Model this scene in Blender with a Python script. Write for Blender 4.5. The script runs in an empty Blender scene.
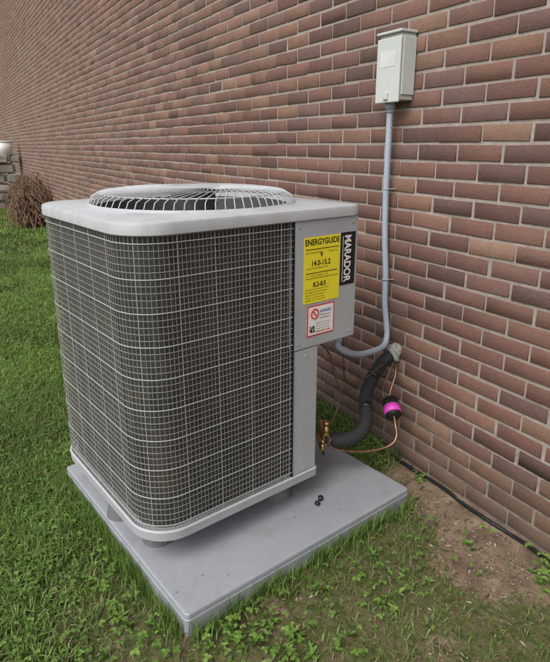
import bpy, bmesh, math, random
import numpy as np
from mathutils import Matrix, Vector
random.seed(7); rng=np.random.default_rng(7)
S=bpy.context.scene; D=bpy.data
R=math.radians

# ------------------------------------------------------------ helpers
def link(o,parent=None):
    S.collection.objects.link(o)
    if parent: o.parent=parent
    return o
def empty(name,loc=(0,0,0),rz=0):
    o=D.objects.new(name,None); o.location=loc; o.rotation_euler=(0,0,rz); o.empty_display_size=.1
    return link(o)
def meshobj(name,verts,faces,mat=None,parent=None,smooth=False):
    m=D.meshes.new(name); m.from_pydata([tuple(v) for v in verts],[],[tuple(f) for f in faces]); m.update()
    if mat: m.materials.append(mat)
    if smooth: m.polygons.foreach_set('use_smooth',[True]*len(m.polygons))
    o=D.objects.new(name,m); return link(o,parent)
def bigmesh(name,verts,tris,mat,col=None,parent=None):
    m=D.meshes.new(name); nv=len(verts); nf=len(tris)
    m.vertices.add(nv); m.vertices.foreach_set('co',np.asarray(verts,dtype=np.float32).ravel())
    k=tris.shape[1]
    m.loops.add(nf*k); m.loops.foreach_set('vertex_index',tris.astype(np.int32).ravel())
    m.polygons.add(nf); m.polygons.foreach_set('loop_start',np.arange(0,nf*k,k,dtype=np.int32))
    m.update(calc_edges=True)
    if col is not None:
        a=m.color_attributes.new('Col','FLOAT_COLOR','POINT')
        c=np.ones((nv,4),dtype=np.float32); c[:,:3]=col; a.data.foreach_set('color',c.ravel())
    m.materials.append(mat); m.validate()
    return link(D.objects.new(name,m),parent)
def box(name,x0,x1,y0,y1,z0,z1,mat,parent=None,bev=0.0,seg=2):
    bm=bmesh.new(); bmesh.ops.create_cube(bm,size=1)
    for v in bm.verts: v.co=Vector(((x0+x1)/2+v.co.x*(x1-x0),(y0+y1)/2+v.co.y*(y1-y0),(z0+z1)/2+v.co.z*(z1-z0)))
    if bev>0: bmesh.ops.bevel(bm,geom=bm.edges[:],offset=bev,segments=seg,affect='EDGES',profile=.5)
    m=D.meshes.new(name); bm.to_mesh(m); bm.free(); m.materials.append(mat)
    return link(D.objects.new(name,m),parent)
def catmull(pts,n=10):
    P=[Vector(p) for p in pts]; P=[P[0]*2-P[1]]+P+[P[-1]*2-P[-2]]; out=[]
    for i in range(1,len(P)-2):
        for j in range(n):
            t=j/n; a,b,c,d=P[i-1],P[i],P[i+1],P[i+2]
            out.append(.5*((2*b)+(c-a)*t+(2*a-5*b+4*c-d)*t*t+(3*b-a-3*c+d)*t**3))
    out.append(P[-2]); return out
def tubes(name,lines,rad,mat,parent=None,res=2,cyc=False):
    cu=D.curves.new(name,'CURVE'); cu.dimensions='3D'; cu.bevel_depth=rad; cu.bevel_resolution=res; cu.use_fill_caps=True
    for L in lines:
        sp=cu.splines.new('POLY'); sp.points.add(len(L)-1)
        for i,p in enumerate(L): sp.points[i].co=(p[0],p[1],p[2],1)
        sp.use_cyclic_u=cyc
    cu.materials.append(mat)
    return link(D.objects.new(name,cu),parent)
def tube(name,pts,rad,mat,parent=None,res=5,n=10): return tubes(name,[catmull(pts,n)],rad,mat,parent,res)
def cyl(name,p0,p1,r0,r1,mat,parent=None,seg=24,bev=0):
    p0=Vector(p0);p1=Vector(p1);d=p1-p0
    bm=bmesh.new(); bmesh.ops.create_cone(bm,cap_ends=True,segments=seg,radius1=r0,radius2=r1,depth=d.length)
    if bev: bmesh.ops.bevel(bm,geom=[e for e in bm.edges if abs(e.verts[0].co.z-e.verts[1].co.z)<1e-5],offset=bev,segments=2,affect='EDGES')
    M=Matrix.Translation((p0+p1)/2)@d.to_track_quat('Z','Y').to_matrix().to_4x4()
    bm.transform(M); m=D.meshes.new(name); bm.to_mesh(m); bm.free(); m.materials.append(mat)
    for p in m.polygons: p.use_smooth=len(p.vertices)==4
    return link(D.objects.new(name,m),parent)

# ------------------------------------------------------------ materials
class NT:
    def __init__(s,name):
        s.m=D.materials.new(name); s.m.use_nodes=True; s.t=s.m.node_tree; s.n=s.t.nodes; s.b=s.n['Principled BSDF']
    def new(s,t,**k):
        n=s.n.new(t)
        for a,v in k.items(): setattr(n,a,v)
        return n
    def l(s,a,b): s.t.links.new(a,b)
    def noise(s,scale,detail=4,rough=.6,vec=None,mapping=None):
        n=s.new('ShaderNodeTexNoise'); n.inputs['Scale'].default_value=scale; n.inputs['Detail'].default_value=detail; n.inputs['Roughness'].default_value=rough
        if vec is None:
            tc=s.new('ShaderNodeTexCoord'); vec=tc.outputs['Object']
        if mapping:
            mp=s.new('ShaderNodeMapping'); mp.inputs['Scale'].default_value=mapping; s.l(vec,mp.inputs['Vector']); vec=mp.outputs['Vector']
        s.l(vec,n.inputs['Vector']); return n
    def ramp(s,fac,stops):
        r=s.new('ShaderNodeValToRGB'); e=r.color_ramp.elements
        while len(e)<len(stops): e.new(.5)
        for i,(p,c) in enumerate(stops): e[i].position=p; e[i].color=(*c,1) if len(c)==3 else c
        s.l(fac,r.inputs['Fac']); return r
    def mix(s,fac,a,b,mode='MIX'):
        m=s.new('ShaderNodeMix',data_type='RGBA',blend_type=mode)
        for sock,v in((m.inputs[0],fac),(m.inputs[6],a),(m.inputs[7],b)):
            if isinstance(v,(int,float)): sock.default_value=v
            elif isinstance(v,tuple): sock.default_value=(*v,1)
            else: s.l(v,sock)
        return m.outputs[2]
    def math(s,op,a,b=None):
        m=s.new('ShaderNodeMath',operation=op)
        for i,v in enumerate((a,b)):
            if v is None: continue
            if isinstance(v,(int,float)): m.inputs[i].default_value=v
            else: s.l(v,m.inputs[i])
        return m.outputs[0]
    def bump(s,h,strength=.3,dist=.002):
        b=s.new('ShaderNodeBump'); b.inputs['Strength'].default_value=strength; b.inputs['Distance'].default_value=dist
        s.l(h,b.inputs['Height']); s.l(b.outputs[0],s.b.inputs['Normal'])
    def col(s,c):
        if isinstance(c,tuple): s.b.inputs['Base Color'].default_value=(*c,1)
        else: s.l(c,s.b.inputs['Base Color'])
    def rough(s,v):
        if isinstance(v,(int,float)): s.b.inputs['Roughness'].default_value=v
        else: s.l(v,s.b.inputs['Roughness'])
    def damp(s,base,nz):   # soil splash and algae on the lowest courses
        tc=s.new('ShaderNodeTexCoord'); sp=s.new('ShaderNodeSeparateXYZ'); s.l(tc.outputs['Object'],sp.inputs[0])
        h=s.math('ADD',sp.outputs[2],s.math('MULTIPLY',s.math('SUBTRACT',nz,.5),.5))
        f=s.ramp(h,[(.0,(.6,)*3),(.34,(0,0,0))]).outputs[0]
        return s.mix(f,base,(.10,.085,.055))
def simple(name,c,rough=.5,metal=0,var=.12,scale=8,bump=.0,bscale=200,spec=None):
    t=NT(name); n=t.noise(scale,5); 
    lo=tuple(x*(1-var) for x in c); hi=tuple(min(1,x*(1+var)) for x in c)
    t.col(t.ramp(n.outputs[0],[(.3,lo),(.7,hi)]).outputs[0]); t.rough(rough); t.b.inputs['Metallic'].default_value=metal
    if spec is not None: t.b.inputs['Specular IOR Level'].default_value=spec
    if bump: t.bump(t.noise(bscale,3).outputs[0],bump,.001)
    return t.m

def painted_steel(name,c,dirt=.25):
    t=NT(name); n=t.noise(3,6); n2=t.noise(14,6,.7,mapping=(1,1,.25)); n3=t.noise(500,2); n4=t.noise(90,5,.8)
    base=t.ramp(n.outputs[0],[(.3,tuple(x*.92 for x in c)),(.7,tuple(x*1.05 for x in c))]).outputs[0]
    d=t.ramp(n2.outputs[0],[(.48,(0,0,0)),(.78,(dirt,)*3)]).outputs[0]
    base=t.mix(d,base,(.25,.22,.18))
    d2=t.ramp(n4.outputs[0],[(.60,(0,0,0)),(.75,(dirt*1.3,)*3)]).outputs[0]
    t.col(t.mix(d2,base,(.18,.15,.11))); t.rough(t.ramp(n2.outputs[0],[(.3,(.50,)*3),(.7,(.68,)*3)]).outputs[0])
    t.bump(n3.outputs[0],.08,.0005); return t.m
m_paint=painted_steel('unit_paint',(.38,.395,.415),.28)
m_cap=painted_steel('cap_paint',(.42,.435,.455),.45)
m_wire=painted_steel('wire_paint',(.33,.335,.33),.1)
m_wire2=painted_steel('wire_paint_thin',(.22,.215,.20),.1)
m_dark=simple('dark_interior',(.03,.03,.03),.7)
m_blk=simple('black_foam',(.018,.018,.02),.8,bump=.5,bscale=120)
m_blkpl=simple('black_plastic',(.012,.012,.014),.35)
m_brass=simple('brass',(.48,.34,.15),.45,1,.35,60)
m_cop=simple('copper',(.40,.22,.15),.45,1,.35,40)
m_pvc=simple('conduit_grey',(.34,.39,.46),.5,0,.06,10,.05)
m_boxm=painted_steel('disconnect_paint',(.50,.53,.50),.12)
m_seal=simple('sealant_grey',(.28,.27,.25),.85,0,.35,60,.6,90)
m_yel=simple('label_yellow',(.82,.70,.03),.4,0,.03)
m_ink=simple('ink_black',(.01,.01,.01),.45)
m_wht=simple('label_white',(.78,.78,.76),.4,0,.03)
m_red=simple('label_red',(.62,.03,.03),.4,0,.05)
m_mag=simple('label_magenta',(.62,.06,.45),.5,0,.12,40)
m_grn=simple('label_blue',(.05,.15,.45),.4)
m_brn=simple('wire_brown',(.10,.045,.025),.5)
m_rust=simple('feet_grey',(.13,.13,.13),.7)
m_stone=simple('stone_grey',(.27,.25,.22),.9,0,.4,5,.6,30)
m_dry=simple('dry_stems',(.19,.115,.075),.9,0,.5,9)
m_bkt=simple('bucket_white',(.80,.80,.80),.4,0,.06)

# coil
t=NT('coil_fins'); at=t.new('ShaderNodeAttribute',attribute_name='pathuv')
sep=t.new('ShaderNodeSeparateXYZ'); t.l(at.outputs['Vector'],sep.inputs[0])
fin=t.math('SINE',t.math('MULTIPLY',sep.outputs[0],2*math.pi/.0042))
row=t.math('SINE',t.math('MULTIPLY',sep.outputs[1],2*math.pi/.0254))
nn=t.noise(1,5,.7,vec=at.outputs['Vector'],mapping=(60,3,1)); nb=t.noise(1,4,.6,vec=at.outputs['Vector'],mapping=(5,4,1))
base=t.ramp(nn.outputs[0],[(.3,(.035,.034,.032)),(.55,(.078,.074,.066)),(.75,(.15,.138,.118))]).outputs[0]
base=t.mix(t.ramp(fin,[(.0,(0,0,0)),(1,(.6,.6,.6))]).outputs[0],base,(.012,.012,.012))
base=t.mix(t.ramp(row,[(.55,(0,0,0)),(1,(.35,.35,.35))]).outputs[0],base,(.012,.012,.012))
base=t.mix(t.ramp(nb.outputs[0],[(.4,(0,0,0)),(.7,(.45,.45,.45))]).outputs[0],base,(.12,.108,.088))
t.col(base); t.rough(.55); t.b.inputs['Metallic'].default_value=.2; m_coil=t.m

# pad
t=NT('composite_pad'); n=t.noise(4,6,.65); n2=t.noise(40,5,.7); n5=t.noise(7,6,.7)
base=t.ramp(n.outputs[0],[(.3,(.258,.272,.30)),(.7,(.31,.325,.355))]).outputs[0]
base=t.mix(t.ramp(n2.outputs[0],[(.54,(0,0,0)),(.8,(.4,.4,.4))]).outputs[0],base,(.18,.175,.17))
base=t.mix(t.ramp(n5.outputs[0],[(.56,(0,0,0)),(.74,(.32,.32,.32))]).outputs[0],base,(.20,.18,.145))
t.col(base); t.rough(t.ramp(n5.outputs[0],[(.35,(.32,)*3),(.65,(.50,)*3)]).outputs[0]); t.bump(t.noise(190,3).outputs[0],.3,.0010); m_pad=t.m

# brick
t=NT('brick_face'); at=t.new('ShaderNodeAttribute',attribute_name='Col')
n=t.noise(18,6,.7); n2=t.noise(120,5,.75); n3=t.noise(.6,3); n4=t.noise(45,4,.7)
base=t.mix(t.ramp(n.outputs[0],[(.25,(.45,)*3),(.75,(.0,)*3)]).outputs[0],at.outputs['Color'],(.085,.046,.040))
base=t.mix(t.ramp(n4.outputs[0],[(.55,(0,0,0)),(.75,(.28,)*3)]).outputs[0],base,(.29,.175,.12))
base=t.mix(t.ramp(n2.outputs[0],[(.56,(0,0,0)),(.78,(.42,)*3)]).outputs[0],base,(.31,.24,.20))
base=t.mix(t.ramp(n3.outputs[0],[(.45,(0,0,0)),(.75,(.14,)*3)]).outputs[0],base,(.27,.24,.215))
t.col(t.damp(base,n4.outputs[0])); t.rough(.88); t.bump(n2.outputs[0],.8,.005); m_brick=t.m
t=NT('mortar'); n=t.noise(30,6,.7); n2=t.noise(250,4); n3=t.noise(1.3,5)
base=t.ramp(n.outputs[0],[(.25,(.23,.19,.165)),(.7,(.41,.355,.315))]).outputs[0]
base=t.mix(t.ramp(n3.outputs[0],[(.4,(0,0,0)),(.7,(.4,)*3)]).outputs[0],base,(.20,.165,.14))
t.col(t.damp(base,n.outputs[0])); t.rough(.95); t.bump(n2.outputs[0],.6,.003); m_mortar=t.m
t=NT('side_brick'); tc=t.new('ShaderNodeTexCoord'); mp=t.new('ShaderNodeMapping'); mp.inputs['Rotation'].default_value=(R(90),0,R(90))
t.l(tc.outputs['Object'],mp.inputs['Vector']); bt=t.new('ShaderNodeTexBrick'); t.l(mp.outputs[0],bt.inputs['Vector'])
bt.inputs['Scale'].default_value=1; bt.inputs['Brick Width'].default_value=.192; bt.inputs['Row Height'].default_value=.0632; bt.inputs['Mortar Size'].default_value=.005
bt.inputs['Color1'].default_value=(.20,.11,.085,1); bt.inputs['Color2'].default_value=(.15,.08,.065,1); bt.inputs['Mortar'].default_value=(.36,.31,.275,1)
t.col(bt.outputs[0]); t.rough(.9); m_side=t.m
m_shingle=simple('shingles',(.08,.075,.07),.9,0,.3,20,.5,60)

# vegetation
def leafmat(name,rough=.5):
    t=NT(name); at=t.new('ShaderNodeAttribute',attribute_name='Col'); t.col(at.outputs['Color']); t.rough(rough)
    t.b.inputs['Specular IOR Level'].default_value=.35
    tr=t.new('ShaderNodeBsdfTranslucent'); t.l(at.outputs['Color'],tr.inputs[0]); mx=t.new('ShaderNodeMixShader'); mx.inputs[0].default_value=.35
    out=t.n['Material Output']; t.l(t.b.outputs[0],mx.inputs[1]); t.l(tr.outputs[0],mx.inputs[2]); t.l(mx.outputs[0],out.inputs[0]); return t.m
m_grass=leafmat('grass_blade'); m_leaf=leafmat('weed_leaf',.5)
# ground
t=NT('soil_and_moss'); at=t.new('ShaderNodeAttribute',attribute_name='Col'); sc=t.new('ShaderNodeSeparateColor'); t.l(at.outputs['Color'],sc.inputs[0])
n=t.noise(9,8,.7); n2=t.noise(60,6,.75); n3=t.noise(18,6,.75)
soil=t.ramp(n.outputs[0],[(.25,(.10,.068,.042)),(.5,(.22,.15,.10)),(.75,(.42,.32,.23))]).outputs[0]
soil=t.mix(t.ramp(n2.outputs[0],[(.35,(.5,)*3),(.5,(0,0,0))]).outputs[0],soil,(.05,.035,.02))
moss=t.ramp(n2.outputs[0],[(.3,(.035,.042,.010)),(.5,(.095,.115,.028)),(.72,(.20,.21,.065))]).outputs[0]
moss=t.mix(t.ramp(n3.outputs[0],[(.47,(0,0,0)),(.62,(.85,)*3)]).outputs[0],moss,(.15,.11,.065))
moss=t.mix(t.ramp(n3.outputs[0],[(.34,(.7,)*3),(.45,(0,0,0))]).outputs[0],moss,(.035,.045,.012))
f=t.math('ADD',sc.outputs[0],t.math('MULTIPLY',t.math('SUBTRACT',n2.outputs[0],.5),1.1))
f=t.math('ADD',f,t.math('MULTIPLY',t.math('SUBTRACT',n.outputs[0],.5),1.1))
fr=t.ramp(f,[(.34,(0,0,0)),(.58,(1,1,1))]).outputs[0]
t.col(t.mix(fr,moss,soil)); t.rough(.95)
t.bump(t.math('ADD',n2.outputs[0],n.outputs[0]),.9,.012); m_ground=t.m

# ------------------------------------------------------------ noise in numpy
def vnoise(x,y,sc,seed):
    x=np.asarray(x)*sc+seed*17.3; y=np.asarray(y)*sc+seed*5.1
    xi=np.floor(x);yi=np.floor(y);fx=x-xi;fy=y-yi;fx=fx*fx*(3-2*fx);fy=fy*fy*(3-2*fy)
    h=lambda a,b:np.modf(np.abs(np.sin(a*127.1+b*311.7+seed)*43758.5453))[0]
    return (h(xi,yi)*(1-fx)+h(xi+1,yi)*fx)*(1-fy)+(h(xi,yi+1)*(1-fx)+h(xi+1,yi+1)*fx)*fy
def blob(x,y,cx,cy,rx,ry): return np.exp(-(((x-cx)/rx)**2+((y-cy)/ry)**2))
def dirt(x,y):   # 1 = bare soil
    d=.07+.30*(vnoise(x,y,3.1,3)-.5)+.25*(vnoise(x,y,9.1,13)-.5)
    d=d+.80*blob(x,y,.36,-.13,.34,.12)+.75*blob(x,y,.47,-.31,.12,.08)+.5*blob(x,y,.05,-.10,.25,.12)+.35*blob(x,y,.75,-.1,.4,.12)
    d=d+.36*blob(x,y,-.05,-1.44,.16,.08)+.3*blob(x,y,.3,-.88,.15,.12)+.40*blob(x,y,.62,-.62,.14,.10)
    d=d+.35*np.exp(-(y/.10)**2)*(x>-1.2)
    return np.clip(d,0,1)
def moss(x,y):   # 1 = mossy short area (right of the pad)
    return 1/(1+np.exp(-((x+ .1*np.sin(y*9))-(-.12)-.25*np.clip(-y-1.15,0,1)*3)/.08))
def gz(x,y): return .012*(vnoise(x,y,2.3,1)-.5)+.010*(vnoise(x,y,9,2)-.5)

# ------------------------------------------------------------ ground sheet
def axis(n,near,far): 
    u=np.linspace(-1,1,n); k=6.2; return np.sinh(k*u)/np.sinh(k)*far
xs=axis(420,0,180); ys=axis(420,0,180)
X,Y=np.meshgrid(xs-.3,ys-.9); Z=gz(X,Y)*np.exp(-((X/40)**2+(Y/40)**2))
n=420; V=np.stack([X.ravel(),Y.ravel(),Z.ravel()],1)
idx=np.arange(n*n).reshape(n,n); Q=np.stack([idx[:-1,:-1].ravel(),idx[:-1,1:].ravel(),idx[1:,1:].ravel(),idx[1:,:-1].ravel()],1)
C=np.zeros((n*n,3)); C[:,0]=dirt(V[:,0],V[:,1]); C[:,1]=moss(V[:,0],V[:,1])
g=bigmesh('ground',V,Q,m_ground,C)
g.data.polygons.foreach_set('use_smooth',[True]*len(g.data.polygons))

# ------------------------------------------------------------ brick house
house=empty('brick_house')
X0,X1,H=-24.0,6.0,7.45
box('mortar_wall',X0,X1,.0045,.25,-.3,H,m_mortar,house)
box('house_body',X0+.01,X1-.01,.252,9,-.3,H,m_side,house)
ov=.35
rv=[(X0-ov,-ov,H-.05),(X1+ov,-ov,H-.05),(X1+ov,9+ov,H-.05),(X0-ov,9+ov,H-.05),(X0-ov,4.5,H+2.6),(X1+ov,4.5,H+2.6)]
meshobj('roof',rv,[(0,1,5,4),(2,3,4,5),(1,2,5),(3,0,4),(3,2,1,0)],m_shingle,house)
CH,CL=.0632,.192; bw,bh=CL-.0112,CH-.0112
rows=int(H/CH); cols=int((X1-X0)/CL)+1
r_,c_=np.meshgrid(np.arange(-2,rows),np.arange(cols),indexing='ij'); r_=r_.ravel();c_=c_.ravel()
N=len(r_); bx=X0+c_*CL+(r_%2)*CL/2; bz=r_*CH+.004
bx=bx+np.sin(r_*12.9)*.004
bx0=np.clip(bx+rng.normal(0,.0018,N),X0,X1); bx1=np.clip(bx+bw+rng.normal(0,.0018,N),X0+.02,X1)
tz=rng.normal(0,.0009,N); bz0=bz+rng.normal(0,.0009,N); bz1=bz+bh+rng.normal(0,.0009,N); fy=rng.normal(0,.0009,N)
V=np.zeros((N,12,3)); ch=.0020
def setv(i,x,y,z): V[:,i,0]=x;V[:,i,1]=y;V[:,i,2]=z
jit=lambda: rng.normal(0,.0009,N)
for k,(xx,zz,sx,sz) in enumerate(((bx0,bz0-tz,1,1),(bx1,bz0+tz,-1,1),(bx1,bz1+tz,-1,-1),(bx0,bz1-tz,1,-1))):
    setv(k,xx+sx*ch+jit(),fy+jit()*.5,zz+sz*ch+jit()); setv(4+k,xx,fy+ch,zz); setv(8+k,xx,.008,zz)
F=[(0,1,2,3)]+[(4+i,4+(i+1)%4,(i+1)%4,i) for i in range(4)]+[(8+i,8+(i+1)%4,4+(i+1)%4,4+i) for i in range(4)]
F=np.array(F); Q=(np.arange(N)[:,None,None]*12+F[None]).reshape(-1,4)
pal=np.array([(.205,.100,.074),(.165,.080,.062),(.235,.125,.085),(.125,.068,.057),(.190,.096,.076),(.255,.148,.100),(.165,.094,.080)])
col=pal[rng.choice(7,N,p=[.26,.20,.15,.12,.12,.07,.08])]*rng.uniform(.80,1.17,(N,1))
w=np.clip((-bx-.8)/7,0,1)[:,None]; col=col*(1-w)+(col*.55+np.array([.26,.155,.105])*.46)*w  # bricks lighten and warm towards far left: overcast glare painted into their colour
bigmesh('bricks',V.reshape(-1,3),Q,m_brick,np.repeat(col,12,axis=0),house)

# ------------------------------------------------------------ shape helpers
def rpoly(pts,rad,n=14):
    out=[];L=len(pts)
    for i in range(L):
        a,b,c2=Vector(pts[i-1]),Vector(pts[i]),Vector(pts[(i+1)%L]); r=rad[i]
        d1=(a-b).normalized(); d2=(c2-b).normalized(); ang=d1.angle(d2); tl=r/math.tan(ang/2)
        cc=b+(d1+d2).normalized()*(r/math.sin(ang/2)); p1=b+d1*tl; p2=b+d2*tl
        a1=math.atan2(p1.y-cc.y,p1.x-cc.x); a2=math.atan2(p2.y-cc.y,p2.x-cc.x); da=(a2-a1+math.pi)%(2*math.pi)-math.pi
        for j in range(n+1): 
            q=a1+da*j/n; out.append((cc.x+r*math.cos(q),cc.y+r*math.sin(q)))
    return out
def prism(name,loops,mat,parent,cap=True,smooth=False,sharp=35):
    V=[];n=len(loops[0][0])
    for lo,z in loops: V+=[(x,y,z) for x,y in lo]
    F=[]
    for k in range(len(loops)-1):
        for i in range(n): j=(i+1)%n; F.append((k*n+i,k*n+j,(k+1)*n+j,(k+1)*n+i))
    if cap: F.append(tuple(reversed(range(n)))); F.append(tuple((len(loops)-1)*n+i for i in range(n)))
    o=meshobj(name,V,F,mat,parent)
    if smooth:
        o.data.polygons.foreach_set('use_smooth',[len(p.vertices)==4 for p in o.data.polygons])
        o.data.set_sharp_from_angle(angle=R(sharp))
    return o

# ------------------------------------------------------------ equipment pad
c,s=math.cos(R(8.1817)),math.sin(R(8.1817))
pad=empty('equipment_pad',(.2408,-1.1743,0),R(8.1817))
P=.97
def pl(o): return rpoly([(o,-o),(o,P+o),(-P-o,P+o),(-P-o,-o)],[.014+o]*4,8)
prism('slab',[(pl(.006),-.01),(pl(.003),.046),(pl(.0005),.0485),(pl(.0005),.060),(pl(-.001),.0640),(pl(-.0035),.0662),(pl(-.007),.0670)],m_pad,pad,True,True,28)

# ------------------------------------------------------------ AC condenser
U=empty('air_conditioner_condenser',(.0578,-1.2050,0),R(8.1817))
SX=.755; SS=.8257; ZT=1.1306; ZC=.667; ZB=.162
def body(off=0,cut=True,r=.12):
    o=off
    if cut: pts=[(o,-o),(o,.655),(-.30,SS+o),(-SX-o,SS+o),(-SX-o,-o)]; rad=[r+o,.015,.02,r+o,r+o]
    else: pts=[(o,-o),(o,SS+o),(-SX-o,SS+o),(-SX-o,-o)]; rad=[r+o,.03,r+o,r+o]
    return rpoly(pts,rad)
prism('base_pan',[(body(-.004),ZB),(body(.008),ZB+.004),(body(.010),ZB+.034),(body(.004),ZB+.038),(body(-.006),ZB+.030)],m_paint,U,True,True)
cen=(-SX/2,SS/2); NA=240
def dense(loop):
    out=[];L=len(loop)
    for i in range(L):
        a,b=loop[i],loop[(i+1)%L]; k=max(1,int(math.hypot(b[0]-a[0],b[1]-a[1])/.006))
        for j in range(k): out.append((a[0]+(b[0]-a[0])*j/k,a[1]+(b[1]-a[1])*j/k))
    return out
def ang(loop):
    loop=dense(loop)
    a=np.array([math.atan2(y-cen[1],x-cen[0]) for x,y in loop]); r=np.array([math.hypot(x-cen[0],y-cen[1]) for x,y in loop])
    o=np.argsort(a); a=a[o]; r=r[o]; a=np.concatenate([a-2*math.pi,a,a+2*math.pi]); r=np.tile(r,3)
    th=np.linspace(-math.pi,math.pi,NA,endpoint=False); rr=np.interp(th,a,r)
    return [(cen[0]+q*math.cos(t_),cen[1]+q*math.sin(t_)) for t_,q in zip(th,rr)]
def circ(r): 
    return [(cen[0]+r*math.cos(t_),cen[1]+r*math.sin(t_)) for t_ in np.linspace(-math.pi,math.pi,NA,endpoint=False)]
RF=.338
prism('top_cap',[(ang(body(-.01,False)),ZT-.034),(ang(body(.008,False)),ZT-.036),(ang(body(.010,False)),ZT-.034),(ang(body(.010,False)),ZT-.010),(ang(body(.007,False)),ZT-.003),(ang(body(.000,False)),ZT),
  (circ(RF+.012),ZT+.004),(circ(RF+.004),ZT+.010),(circ(RF),ZT+.010),(circ(RF-.010),ZT-.004)],m_cap,U,False,True)
prism('fan_well',[(circ(RF-.0101),ZT-.0045),(circ(RF-.02),ZT-.16)],simple('well_grey',(.09,.09,.09),.6),U,False,True)
o=prism('fan_well_floor',[(circ(RF-.021),ZT-.30),(circ(RF-.021),ZT-.158)],m_dark,U,True,False)
bm=bmesh.new(); bm.from_mesh(o.data); bm.faces.ensure_lookup_table()
top=[f for f in bm.faces if len(f.verts)>4 and f.calc_center_median().z>ZT-.2]; bmesh.ops.delete(bm,geom=top,context='FACES'); bm.to_mesh(o.data); bm.free()
def gp(r,a,z): return (cen[0]+r*math.cos(a),cen[1]+r*math.sin(a),z)
prof=[(RF+.004,ZT+.010),(RF-.006,ZT+.030),(RF-.030,ZT+.043),(RF-.09,ZT+.050),(RF-.17,ZT+.054),(.085,ZT+.055)]
L=[]
for i in range(72):
    a=2*math.pi*i/72
    L.append([gp(r,a+.9*max(0,(RF-r)/RF)**1.3,z) for r,z in prof])
tubes('guard_radial_wires',L,.0017,m_cap,U,1)
rings=[[gp(r,2*math.pi*k/96,z-.003) for k in range(96)] for r,z in [(RF+.002,ZT+.012),(RF-.030,ZT+.043),(RF-.15,ZT+.052),(.088,ZT+.055)]]
tubes('guard_rings',rings,.0024,m_cap,U,1,True)
cyl('guard_hub_plate',gp(0,0,ZT+.054),gp(0,0,ZT+.058),.092,.088,m_cap,U,48)
cyl('fan_motor',gp(0,0,ZT-.12),gp(0,0,ZT+.045),.075,.075,m_dark,U,32)
for k in range(3):
    V=[];F=[];a0=2*math.pi*k/3+.4
    for i in range(9):
        for j in range(7):
            r=.07+.22*i/8; w=(j/6-.5)*(.55+.35*i/8); V.append(gp(r,a0+w,ZT-.06+.055*math.sin(w*1.6)))
    for i in range(8):
        for j in range(6): F.append((i*7+j,i*7+j+1,(i+1)*7+j+1,(i+1)*7+j))
    meshobj('fan_blade_%d'%(k+1),V,F,m_rust,U,True)
def path(off,r=.12):
    pts=[]
    x0=off; y0=-off; x1=-SX-off; y1=SS+off; rr=r+off
    pts.append((x0,.545))
    def arc(cx,cy,a0,a1,n=14):
        for i in range(n+1):
            q=R(a0+(a1-a0)*i/n); pts.append((cx+rr*math.cos(q),cy+rr*math.sin(q)))
    arc(x0-rr,y0+rr,0,-90); arc(x1+rr,y0+rr,-90,-180); arc(x1+rr,y1-rr,180,90); pts.append((-.32,y1))
    return pts
def resample(p,step):
    p=np.array(p); d=np.r_[0,np.cumsum(np.hypot(*np.diff(p,axis=0).T))]; n=int(d[-1]/step); s_=np.arange(n+1)*step
    return np.stack([np.interp(s_,d,p[:,0]),np.interp(s_,d,p[:,1])],1),s_
cp,cs=resample(path(-.022),.01)
z0,z1=ZB+.032,ZT-.034
V=[(x,y,z0) for x,y in cp]+[(x,y,z1) for x,y in cp]; n=len(cp)
co=meshobj('condenser_coil',V,[(i+1,i,n+i,n+i+1) for i in range(n-1)],m_coil,U,True)
a=co.data.attributes.new('pathuv','FLOAT_VECTOR','POINT')
vals=[]; 
for z in (z0,z1):
    for q in cs: vals+=[q,z,0]
a.data.foreach_set('vector',vals)
gv,gs=resample(path(0),.0132)
thin=[];thick=[]
for i,(x,y) in enumerate(gv):
    jx=random.gauss(0,.0009)
    (thick if i%9==4 else thin).append([(x+jx,y,z0-.004),(x,y+jx,(z0+z1)/2),(x-jx,y,z1+.004)])
tubes('grille_vertical_wires',thin,.0010,m_wire2,U,1)
tubes('grille_vertical_ribs',thick,.0015,m_wire,U,1)
gh=[];gH=[]; hp=path(.0022)
nz=48
for k in range(nz):
    z=z0+.004+(z1-z0-.008)*k/(nz-1); wv=[0]
    for _ in hp[1:]: wv.append(wv[-1]*.85+random.gauss(0,.00025))
    (gH if k%5==1 else gh).append([(x,y,z+q) for (x,y),q in zip(hp,wv)])
tubes('grille_horizontal_wires',gh,.0011,m_wire2,U,1)
tubes('grille_horizontal_ribs',gH,.0018,m_wire,U,1)
prism('inner_core',[(body(-.05),ZB+.03),(body(-.05),ZT-.31)],m_dark,U,True)
box('corner_post',-.022,.002,.545,.653,ZB+.036,ZC-.002,m_paint,U,.003)
box('control_box',-.20,.004,.543,SS+.002,ZC,ZT-.036,m_paint,U,.005,3)
V=[(-.010,.650,ZB+.036),(-.30,SS-.002,ZB+.036),(-.30,SS-.002,ZT-.036),(-.010,.650,ZT-.036)]
meshobj('service_panel',V,[(0,1,2,3)],m_paint,U)
box('post_inner_trim',-.03,-.0225,.538,.5425,ZB+.036,ZT-.037,m_blkpl,U)
box('edge_gasket',-.004,.0055,.5385,.5425,ZB+.038,ZT-.037,m_blkpl,U)
def screw(y,z,x=.0045): cyl('screw',(x-.001,y,z),(x+.0022,y,z),.0052,.0045,m_wire,U,8)
for y,z in((.56,1.075),(.56,.69),(.80,.69),(.60,.64),(.60,.215),(.80,1.075)): screw(y,z,.0045 if z>ZC else .0025)
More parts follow.
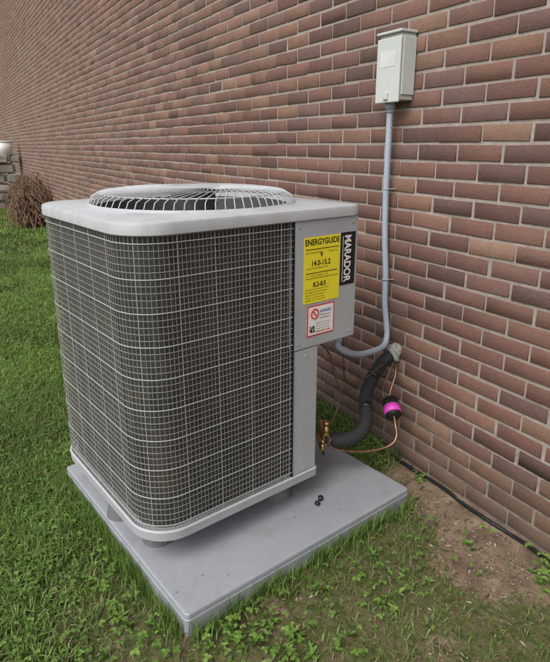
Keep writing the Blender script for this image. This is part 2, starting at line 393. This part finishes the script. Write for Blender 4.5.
for (x,y) in((-.16,.10),(-.10,.56),(-.58,.10),(-.62,.60),(-.36,.06)):
    bm=bmesh.new(); bmesh.ops.create_cone(bm,cap_ends=True,segments=20,radius1=.055,radius2=.035,depth=ZB-.066)
    bm.transform(Matrix.Translation((x,y,(ZB+.067)/2+.0005))); me=D.meshes.new('riser_foot'); bm.to_mesh(me); bm.free(); me.materials.append(m_rust); link(D.objects.new('riser_foot',me),U)

# labels
def plate(name,y0,y1,z0,z1,x,mat,th=.0006): return box(name,x-th,x,y0,y1,z0,z1,mat,U)
def text(name,body_,y,z,size,mat,x,vert=False,align='LEFT',sx=1.0,bold=0.0):
    cu=D.curves.new(name,'FONT'); cu.body=body_; cu.size=size; cu.align_x=align; cu.offset=bold; cu.materials.append(mat)
    o=D.objects.new(name,cu); link(o,U)
    if vert: M=Matrix(((0,0,1,x),(0,1,0,y),(-1,0,0,z),(0,0,0,1)))
    else: M=Matrix(((0,0,1,x),(1,0,0,y),(0,1,0,z),(0,0,0,1)))
    o.matrix_local=M@Matrix.Diagonal((sx,1,1,1)); return o
ex=.0052
plate('energy_label',.581,.741,.822,1.040,ex,m_yel)
text('energy_title','ENERGYGUIDE',.661,1.014,.027,m_ink,ex+.0004,align='CENTER',sx=.84,bold=.0007)
plate('energy_rule',.588,.734,.999,1.0015,ex+.0005,m_ink,.0003)
text('energy_t1','AIR CONDITIONER',.588,.986,.0085,m_ink,ex+.0004)
text('energy_t1b','Cooling Only',.686,.986,.008,m_ink,ex+.0004)
text('energy_arrow','V',.652,.974,.018,m_ink,ex+.0004,bold=.001)
text('energy_t2','14.0-15.2',.612,.946,.024,m_ink,ex+.0004,sx=.95,bold=.0006)
text('energy_t3','Seasonal Energy Efficiency Ratio',.592,.936,.0075,m_ink,ex+.0004)
plate('energy_bar',.592,.730,.921,.9235,ex+.0005,m_ink,.0003)
text('energy_t4','9.5     RANGE OF MODELS     26.0',.592,.911,.0065,m_ink,ex+.0004)
plate('energy_rule2',.588,.734,.9045,.906,ex+.0005,m_ink,.0003)
text('energy_t5','8.2-8.5',.622,.876,.022,m_ink,ex+.0004,sx=.95,bold=.0006)
for i in range(5): text('energy_fine_%d'%i,['Heating Seasonal Performance Factor','For energy cost info, visit the guide','Based on national average price','Package or split system rating','ftc guide - do not remove label'][i],.588,.866-.009*i,.0070,m_ink,ex+.0004)
plate('brand_label',.7440,.814,.862,1.042,ex,m_ink)
text('brand_text','MARADOR',.763,1.033,.043,m_wht,ex+.0004,vert=True,sx=.76,bold=.0012)
plate('brand_rule',.7535,.7555,.875,1.03,ex+.0005,m_wht,.0003)
plate('warning_label_border',.600,.722,.706,.812,ex,m_red)
plate('warning_label',.6045,.7175,.7105,.8075,ex+.0006,m_wht)
tubes('warning_ring',[[(ex+.001,.632+.016*math.cos(a_),.783+.016*math.sin(a_)) for a_ in np.linspace(0,2*math.pi,32,endpoint=False)]],.0025,m_red,U,1,True)
tubes('warning_slash',[[(ex+.001,.621,.794),(ex+.001,.643,.772)]],.0024,m_red,U,1)
text('warning_title','ADVISORY',.655,.784,.0125,m_grn,ex+.0011,bold=.0005,sx=.9)
for i in range(2): text('warning_l%d'%i,['Refrigerant oil','sealed system'][i],.657,.773-.010*i,.0078,m_ink,ex+.0011)
for i in range(3): text('warning_f%d'%i,'Improper service can void',.637,.747-.0095*i,.0058,m_ink,ex+.0011)
qr=[]
for i in range(8):
    for j in range(8):
        if random.random()<.55: qr.append((.609+i*.003,.7185+j*.003))
V=[];F=[]
for k,(y,z) in enumerate(qr): V+=[(ex+.0011,y,z),(ex+.0011,y+.003,z),(ex+.0011,y+.003,z+.003),(ex+.0011,y,z+.003)];F.append((4*k,4*k+1,4*k+2,4*k+3))
meshobj('qr_code',V,F,m_ink,U)
text('warning_foot','CHECK FOR LEAKS',.637,.7165,.0080,m_red,ex+.0011,bold=.0003)

# ------------------------------------------------------------ disconnect box
B=empty('electrical_disconnect_box')
box('enclosure',-.362,-.243,-.070,-.001,1.482,1.712,m_boxm,B,.004,3)
box('door_cover',-.368,-.238,-.080,-.0705,1.474,1.700,m_boxm,B,.004,3)
box('rain_hood',-.370,-.236,-.084,-.001,1.7125,1.722,m_boxm,B,.003)
box('side_flange',-.2425,-.236,-.066,-.004,1.50,1.70,m_boxm,B,.002)
box('door_label',-.345,-.262,-.0808,-.0802,1.60,1.655,simple('label_faint',(.54,.57,.54),.5),B)
box('hasp',-.315,-.292,-.088,-.0802,1.485,1.51,m_boxm,B,.002)
cyl('hub',(-.325,-.038,1.455),(-.325,-.038,1.483),.020,.018,m_pvc,B)

# ------------------------------------------------------------ conduit
K=empty('electrical_conduit')
pts=[(-.325,-.036,1.47),(-.327,-.034,1.3),(-.332,-.028,1.12),(-.325,-.026,.95),(-.308,-.026,.80),(-.298,-.03,.68),(-.276,-.032,.58),(-.258,-.045,.535),(-.222,-.10,.515),(-.16,-.25,.535),(-.115,-.36,.575),(-.094,-.424,.618),(-.0935,-.4287,.645),(-.0935,-.4287,.668)]
tube('flexible_conduit',pts,.0125,m_pvc,K)
cyl('connector_nut',(-.0935,-.4287,.640),(-.0935,-.4287,.666),.019,.019,m_pvc,K,6)
cyl('coupling',(-.326,-.033,1.44),(-.325,-.034,1.465),.0165,.0165,m_pvc,K)
for z,x in((1.15,-.332),(.78,-.306)):
    tubes('strap',[[(x-.028,-.004,z),(x-.014,-.006,z),(x-.015,-.035,z),(x,-.043,z),(x+.015,-.035,z),(x+.014,-.006,z),(x+.028,-.004,z)]],.002,m_wire,K,1)

# ------------------------------------------------------------ refrigerant lines
L=empty('refrigerant_lines')
bm=bmesh.new(); bmesh.ops.create_icosphere(bm,subdivisions=4,radius=.040)
for v in bm.verts:
    q=1+.45*(vnoise(v.co.x+v.co.z*.7,v.co.y+v.co.z,60,4)-.5)+.2*(vnoise(v.co.x-v.co.z,v.co.y+v.co.z,160,5)-.5); v.co=Vector((v.co.x*q,v.co.y*q*.6,v.co.z*q*1.1))+Vector((-.245,-.010,.468))
me=D.meshes.new('wall_sealant'); bm.to_mesh(me); bm.free(); me.materials.append(m_seal); me.polygons.foreach_set('use_smooth',[True]*len(me.polygons)); link(D.objects.new('wall_sealant',me),L)
sp=[(-.250,.02,.455),(-.248,-.045,.448),(-.258,-.085,.405),(-.255,-.125,.350),(-.215,-.18,.315),(-.145,-.235,.290),(-.090,-.285,.258),(-.078,-.34,.235),(-.095,-.40,.228),(-.115,-.425,.228)]
tube('suction_line_insulation',sp,.0270,m_blk,L)
cyl('insulation_seam_tape',(-.165,-.217,.299),(-.145,-.234,.292),.0285,.0285,m_blkpl,L)
cyl('insulation_seam_tape_b',(-.259,-.098,.388),(-.258,-.108,.372),.0285,.0285,m_blkpl,L)
cp_=[(-.245,.01,.43),(-.205,-.03,.425),(-.175,-.06,.395),(-.168,-.085,.345),(-.162,-.098,.312)]
tube('liquid_line_upper',cp_,.0048,m_cop,L)
tube('liquid_line_thin',[(-.245,0,.44),(-.20,-.06,.425),(-.19,-.10,.37),(-.19,-.11,.33),(-.16,-.12,.30)],.0035,m_brn,L)
cyl('filter_drier',(-.152,-.105,.306),(-.082,-.140,.268),.034,.034,m_blkpl,L,28,.007)
cyl('drier_label',(-.120,-.121,.2886),(-.090,-.136,.2723),.0350,.0350,m_mag,L,28)
cyl('drier_cap_a',(-.163,-.0995,.312),(-.152,-.105,.306),.010,.018,m_blkpl,L)
tube('liquid_line_lower',[(-.082,-.140,.268),(-.055,-.155,.245),(-.035,-.165,.210),(-.032,-.19,.182),(-.045,-.25,.168),(-.07,-.33,.172),(-.09,-.40,.190),(-.105,-.45,.215)],.0048,m_cop,L)
def valve(nm,x,y,z,r,stem):
    cyl(nm+'_body',(x-.10,y+.05,z),(x+.012,y-.006,z),r*1.2,r*1.2,m_brass,L,12,.001)
    cyl(nm+'_stem',(x,y,z-.012),(x,y,z+stem),r,r,m_brass,L,6,.001)
    cyl(nm+'_cap',(x,y,z+stem),(x,y,z+stem+.016),r*1.25,r*1.1,m_brass,L,6,.001)
    cyl(nm+'_port',(x+.004,y-.002,z+.004),(x+.030,y-.018,z+.008),r*.6,r*.6,m_brass,L,8)
    cyl(nm+'_port_cap',(x+.030,y-.018,z+.008),(x+.040,y-.024,z+.010),r*.75,r*.75,m_blkpl,L,10)
valve('suction_valve',-.112,-.455,.255,.0115,.045)
valve('liquid_valve',-.105,-.475,.205,.009,.028)
cyl('suction_collar',(-.112,-.418,.228),(-.112,-.455,.235),.014,.012,m_cop,L)
tube('thermostat_wire',[(-.06,-.53,.66),(-.085,-.47,.60),(-.10,-.43,.50),(-.105,-.40,.42),(-.10,-.43,.33),(-.12,-.47,.27)],.003,m_brn,L)
tube('thermostat_cable',[(-.10,-.40,.66),(-.12,-.38,.55),(-.16,-.33,.44),(-.20,-.22,.40),(-.23,-.08,.43),(-.24,.0,.44)],.0026,m_brn,L)

kc=empty('plastic_valve_cap'); kc.location=(-.008,-.548,.067)
cyl('cap_a',(0,0,.0005),(0,0,.016),.010,.009,m_blkpl,kc,16,.001)
kd=empty('plastic_valve_cap.001'); kd.location=(.012,-.578,.067)
cyl('cap_b',(-.006,0,.009),(.008,.004,.009),.0085,.008,m_blkpl,kd,16,.001)

tube('drainage_tube',[(-.40,-.03,.004),(-.1,-.035,.004),(.1,-.028,.006),(.2,-.034,.000),(.3,-.038,.004),(.42,-.026,-.002),(.5,-.03,.005),(.62,-.04,.000),(.9,-.035,-.01)],.0075,m_blkpl)

# ------------------------------------------------------------ lawn
def inside_pad(x,y,m=.004):
    dx=x-.2408;dy=y+1.1743; lx=c*dx+s*dy; ly=-s*dx+c*dy
    return (lx<m)&(lx>-P-m)&(ly>-m)&(ly<P+m)
def blades(N,xr,yr,h,w,den,rngx=None):
    x=rng.uniform(*xr,N) if rngx is None else rngx(N); y=rng.uniform(*yr,N)
    keep=(rng.random(N)<den(x,y))&(~inside_pad(x,y,.006))&(y<-.006); x=x[keep];y=y[keep];n=len(x)
    hh=h*rng.uniform(.45,1.25,n)*(1-.45*moss(x,y))*(.7+.6*vnoise(x,y,4,8)); ww=w*rng.uniform(.6,1.4,n)
    a=rng.uniform(0,2*np.pi,n); ln=rng.uniform(.2,1.3,n); b=a+np.pi/2+rng.normal(0,.5,n)
    z=gz(x,y)-.004
    dx=np.cos(a)*ww/2;dy=np.sin(a)*ww/2; lx=np.cos(b)*ln*hh; ly=np.sin(b)*ln*hh
    V=np.zeros((n,5,3))
    V[:,0]=np.stack([x-dx,y-dy,z],1);V[:,1]=np.stack([x+dx,y+dy,z],1)
    mx=x+lx*.35;my=y+ly*.35;mz=z+hh*.62
    V[:,2]=np.stack([mx-dx*.85,my-dy*.85,mz],1);V[:,3]=np.stack([mx+dx*.85,my+dy*.85,mz],1)
    V[:,4]=np.stack([x+lx,y+ly,z+hh*(1.02-.35*ln.clip(0,1))],1)
    V[:,:,1]=np.minimum(V[:,:,1],-.003)
    T=np.array([(0,1,3),(0,3,2),(2,3,4)]); T=(np.arange(n)[:,None,None]*5+T).reshape(-1,3)
    t1=(.6*vnoise(x,y,5,5)+.4*vnoise(x,y,1.6,15))[:,None]; t2=rng.random((n,1))
    c1=np.array([.100,.195,.034]);c2=np.array([.215,.325,.075]);c3=np.array([.34,.30,.14])
    cc=(c1*(1-t2)+c2*t2)*(.62+.75*t1); dry=(rng.random((n,1))<.10+.18*moss(x,y)[:,None]); cc=np.where(dry,c3*(.5+.6*t2),cc)
    cc=cc*(1-.25*moss(x,y)[:,None]*np.array([.3,.6,.2]))
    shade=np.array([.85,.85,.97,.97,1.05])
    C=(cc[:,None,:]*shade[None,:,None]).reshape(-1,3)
    return V.reshape(-1,3),T,C
def den_main(x,y):
    d=dirt(x,y); m=moss(x,y); cl=vnoise(x,y,7,6)
    return np.clip((1.25-1.7*d)*(1-m*.80)*(.6+.75*cl),.02,1)
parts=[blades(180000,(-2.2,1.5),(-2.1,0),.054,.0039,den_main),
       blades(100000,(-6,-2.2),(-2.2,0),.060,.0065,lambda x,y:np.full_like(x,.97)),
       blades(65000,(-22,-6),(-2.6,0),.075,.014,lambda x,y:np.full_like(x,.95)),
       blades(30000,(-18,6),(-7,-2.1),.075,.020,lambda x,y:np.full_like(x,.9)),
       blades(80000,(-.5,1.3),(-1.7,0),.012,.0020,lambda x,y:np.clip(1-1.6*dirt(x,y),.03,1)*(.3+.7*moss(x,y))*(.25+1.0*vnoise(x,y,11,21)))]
# tufts the mower missed along the pad's edges
def fringe(N):
    q=rng.random(N); e=rng.random(N)<.55; off=rng.exponential(.018,N)+.009
    lx=np.where(e,-P*q,off); ly=np.where(e,-off,P*q)
    return .2408+c*lx-s*ly, -1.1743+s*lx+c*ly
fx_,fy_=fringe(9000)
kp=rng.random(9000)<(.25+.9*vnoise(fx_,fy_,9,31))*(1-.6*moss(fx_,fy_)); fx_,fy_=fx_[kp],fy_[kp]
class _R:      # feed fixed positions through blades()
    pass
_u=rng.uniform; _cnt=[0]
def blades_at(x,y,h,w):
    n=len(x); hh=h*rng.uniform(.4,1.3,n); ww=w*rng.uniform(.6,1.3,n); a=rng.uniform(0,2*np.pi,n); ln=rng.uniform(.1,.9,n); b=a+np.pi/2; z=gz(x,y)-.004
    dx=np.cos(a)*ww/2;dy=np.sin(a)*ww/2
    lx=np.cos(b)*ln*hh; ly=np.sin(b)*ln*hh
    mx,my=x+lx*.35,y+ly*.35; tx,ty=x+lx,y+ly
    bad=inside_pad(mx,my,.004)|(inside_pad(tx,ty,.004)&(hh<.08)); mx=np.where(bad,x,mx);my=np.where(bad,y,my);tx=np.where(bad,x,tx);ty=np.where(bad,y,ty)
    V=np.zeros((n,5,3)); V[:,0]=np.stack([x-dx*.6,y-dy*.6,z],1);V[:,1]=np.stack([x+dx*.6,y+dy*.6,z],1)
    V[:,2]=np.stack([mx-dx*.6,my-dy*.6,z+hh*.62],1);V[:,3]=np.stack([mx+dx*.6,my+dy*.6,z+hh*.62],1);V[:,4]=np.stack([tx,ty,z+hh],1)
    T=np.array([(0,1,3),(0,3,2),(2,3,4)]); T=(np.arange(n)[:,None,None]*5+T).reshape(-1,3)
    t2=rng.random((n,1)); cc=(np.array([.10,.195,.034])*(1-t2)+np.array([.215,.325,.075])*t2)*rng.uniform(.7,1.15,(n,1))
    return V.reshape(-1,3),T,np.repeat(cc,5,axis=0)
parts.append(blades_at(fx_,fy_,.060,.0040))
Vs=[];Ts=[];Cs=[];o_=0
for v,t_,c_ in parts: Vs.append(v);Ts.append(t_+o_);Cs.append(c_);o_+=len(v)
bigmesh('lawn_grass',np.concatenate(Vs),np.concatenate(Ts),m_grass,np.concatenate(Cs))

def leaves(specs):
    V=[];F=[];C=[]
    for (x,y,z,a,el,ln,w,colr) in specs:
        d=Vector((math.cos(a)*math.cos(el),math.sin(a)*math.cos(el),math.sin(el))); sd=Vector((-math.sin(a),math.cos(a),0)); up=sd.cross(d)*-1
        if up.z<0: up=-up
        b=Vector((x,y,z)); k=len(V); fold=w*.22; dr=-ln*.18
        P_=[b,b+d*ln*.32+sd*w*.46+up*fold,b+d*ln*.72+sd*w*.42+up*(fold+dr*.3),b+d*ln+up*dr,b+d*ln*.72-sd*w*.42+up*(fold+dr*.3),b+d*ln*.32-sd*w*.46+up*fold]
        V+=P_;F+=[(k,k+1,k+2),(k,k+2,k+3),(k,k+3,k+4),(k,k+4,k+5)];C+=[colr]*6
    return V,F,C
specs=[]
def lc():
    q=random.random(); b=random.uniform(.7,1.2); return tuple(b*v for v in ((.105*(1-q)+.21*q),(.21*(1-q)+.33*q),(.032*(1-q)+.07*q)))
def clover(x,y,sz):
    h=random.uniform(.012,.045); z=float(gz(x,y))+h; cl=lc(); a0=random.uniform(0,6.28)
    for k in range(3): specs.append((x,y,z,a0+k*2.09,random.uniform(-.2,.3),sz,sz*.95,cl))
def rosette(x,y,sz):
    n_=random.randint(4,8); a0=random.uniform(0,6.28); cl=lc()
    for k in range(n_):
        j=random.uniform(.85,1.15); specs.append((x,y,float(gz(x,y))+.006,a0+k*6.28/n_+random.uniform(-.5,.5),random.uniform(.15,1.1),sz*random.uniform(.5,1.2),sz*random.uniform(.3,.5),tuple(v*j for v in cl)))
def ok(x,y): return not bool(inside_pad(np.array(x),np.array(y),.018)) and y<-.03
for _ in range(13000):
    x=-4.5*random.random()**1.2+.5; y=random.uniform(-2.1,-.01)
    if not ok(x,y): continue
    if random.random()>float(den_main(x,y))*1.1*(1.6*float(vnoise(x,y,3.3,11))): continue
    if random.random()<.70: clover(x,y,random.uniform(.007,.013))
    else: rosette(x,y,random.uniform(.015,.030))
for cx_,cy_,r_,n_ in((.20,-1.27,.07,26),(.30,-1.07,.06,26),(.33,-.98,.05,18),(.44,-1.00,.06,26),(.02,-.05,.03,10),(.60,-.08,.07,38),(.74,-.08,.07,30),(-.05,-1.36,.05,12),(.08,-1.33,.06,14),(.55,-.75,.2,14),(.35,-.5,.2,10),(.40,-.17,.22,16)):
    for _ in range(n_):
        x=random.gauss(cx_,r_*.7);y=random.gauss(cy_,r_*.7)
        if ok(x,y):
            if random.random()<.65: clover(x,y,random.uniform(.008,.016))
            else: rosette(x,y,random.uniform(.015,.028))
V,F,C=leaves(specs); bigmesh('broadleaf_weeds',np.array([tuple(v) for v in V]),np.array(F),m_leaf,np.array(C))
# soil crumbs & leaf litter
V=[];F=[];C=[]
def crumb(x,y,z,r_,cl,st):
    k=len(V); a_=random.uniform(0,3.14); ca,sa=math.cos(a_),math.sin(a_)
    for p in((1,0,0),(0,1,0),(-1,0,0),(0,-1,0),(0,0,1),(0,0,-1)):
        px,py_=p[0]*st*r_*random.uniform(.7,1.2),p[1]*r_*random.uniform(.7,1.2); V.append((x+ca*px-sa*py_,y+sa*px+ca*py_,z+p[2]*r_*.7)); C.append(cl)
    F.extend([(k,k+1,k+4),(k+1,k+2,k+4),(k+2,k+3,k+4),(k+3,k,k+4),(k+1,k,k+5),(k+2,k+1,k+5),(k+3,k+2,k+5),(k,k+3,k+5)])
pc=[(.22,.16,.11),(.13,.09,.06),(.34,.29,.23),(.09,.06,.04)]
for _ in range(12000):
    x=random.uniform(-.5,1.3);y=random.uniform(-1.7,-.01)
    if not ok(x,y+.02) or random.random()>float(dirt(x,y))*1.3+.07: continue
    r_=random.uniform(.0010,.0046); crumb(x,y,float(gz(x,y))+r_*.3,r_,random.choice(pc),random.choice([1,1,1.6,4]))
for _ in range(260):
    x=random.uniform(-.3,1.1);y=random.uniform(-1.3,-.03)
    if ok(x,y): crumb(x,y,float(gz(x,y))+.004,random.uniform(.0010,.0018),random.choice(pc),random.uniform(10,22))
for _ in range(170):
    lx=-random.random()*.95-.01; ly=random.random()*.95+.01; x=.2408+c*lx-s*ly;y=-1.1743+s*lx+c*ly
    r_=random.uniform(.0007,.0018); crumb(x,y,.0675+r_*.5,r_,random.choice(pc),random.choice([1,1.5,4]))
t=NT('debris'); at=t.new('ShaderNodeAttribute',attribute_name='Col'); t.col(at.outputs['Color']); t.rough(.9)
bigmesh('soil_debris',np.array(V),np.array(F),t.m,np.array(C))

# ------------------------------------------------------------ far items
st=empty('stone_retaining_wall',(-12.0,0,0))
random.seed(3)
z=0.0
for r_ in range(6):
    y=-.98+random.uniform(0,.12); hgt=random.uniform(.16,.22)
    while y<-.14:
        w=random.uniform(.20,.42); w=min(w,-.02-y); bm=bmesh.new(); bmesh.ops.create_cube(bm,size=1); bmesh.ops.bevel(bm,geom=bm.edges[:],offset=.16,segments=3,affect='EDGES')
        hh=hgt*random.uniform(.9,1.0); ofx=random.uniform(-.05,.03)
        for v in bm.verts: v.co=Vector((v.co.x*.34+random.uniform(-.02,.02)+ofx,y+w/2+v.co.y*(w-.005)+random.uniform(-.01,.01),z+hgt/2+v.co.z*hh+random.uniform(-.008,.008)))
        me=D.meshes.new('stone'); bm.to_mesh(me); bm.free(); me.materials.append(m_stone); link(D.objects.new('stone',me),st); y+=w
    z+=hgt
bk=empty('white_bucket',(-12.0,-.31,z-.012)); cyl('pail',(0,0,0),(0,0,.26),.15,.18,m_bkt,bk,32); cyl('rim',(0,0,.26),(0,0,.285),.192,.192,m_bkt,bk,32,.005)
tube('handle',[(0,-.18,.25),(0,-.21,.36),(.0,0,.46),(0,.21,.36),(0,.18,.25)],.008,m_wire,bk,2)
LN=[]
for _ in range(620):
    a_=random.uniform(0,6.28); r0=random.uniform(0,.20); q=random.uniform(.15,1)
    x=-8.8+r0*math.cos(a_);y=-.33+r0*math.sin(a_)*.6; hx=.48*q*math.cos(a_);hy=.32*q*math.sin(a_);h=random.uniform(.25,.92)*(1.1-.40*q)
    dr=random.uniform(.0,.35)
    ex_=lambda v: min(-.03,v); jx=lambda: random.uniform(-.07,.07)
    LN.append([Vector((x,ex_(y),0)),Vector((x+hx*.3+jx(),ex_(y+hy*.3+jx()),h*.6)),Vector((x+hx*.75+jx(),ex_(y+hy*.75+jx()),h)),Vector((x+hx*1.05+2*jx(),ex_(y+hy+2*jx()),max(.02,h-dr)))])
tubes('dried_bush',LN,.006,m_dry,None,0)

# ------------------------------------------------------------ camera
cam=D.cameras.new('Camera'); cam.sensor_fit='HORIZONTAL'; cam.sensor_width=36; cam.lens=558.52/550*36; cam.shift_y=-17.23/550; cam.clip_start=.02; cam.clip_end=1000
yaw,pitch=R(59.55),R(16.69)
fw=Vector((-math.sin(yaw)*math.cos(pitch),math.cos(yaw)*math.cos(pitch),-math.sin(pitch))); r=Vector((math.cos(yaw),math.sin(yaw),0)); up=r.cross(fw)
co_=D.objects.new('Camera',cam); M=Matrix((( r.x,up.x,-fw.x,1.4378),(r.y,up.y,-fw.y,-1.5925),(r.z,up.z,-fw.z,1.3160),(0,0,0,1))); co_.matrix_world=M; link(co_); S.camera=co_

# ------------------------------------------------------------ light
az_dir=Vector((.30,-.75,1.0)).normalized()
su=D.lights.new('Sun','SUN'); su.energy=1.35; su.angle=R(40); su.color=(1,.975,.93)
so=D.objects.new('Sun',su); so.rotation_euler=az_dir.to_track_quat('Z','Y').to_euler(); link(so)
W=D.worlds.new('World'); S.world=W; W.use_nodes=True; nt=W.node_tree
sky=nt.nodes.new('ShaderNodeTexSky'); sky.sky_type='NISHITA'; sky.sun_disc=False; sky.sun_elevation=math.asin(az_dir.z); sky.sun_rotation=math.atan2(az_dir.x,az_dir.y)
sky.air_density=1.0; sky.dust_density=4.0; sky.ozone_density=.6
hs=nt.nodes.new('ShaderNodeHueSaturation'); hs.inputs['Saturation'].default_value=.30; hs.inputs['Value'].default_value=1.4
nt.links.new(sky.outputs[0],hs.inputs['Color']); nt.links.new(hs.outputs[0],nt.nodes['Background'].inputs[0]); nt.nodes['Background'].inputs[1].default_value=.15
S.view_settings.view_transform='Standard'; S.view_settings.look='None'; S.view_settings.exposure=0; S.view_settings.gamma=1
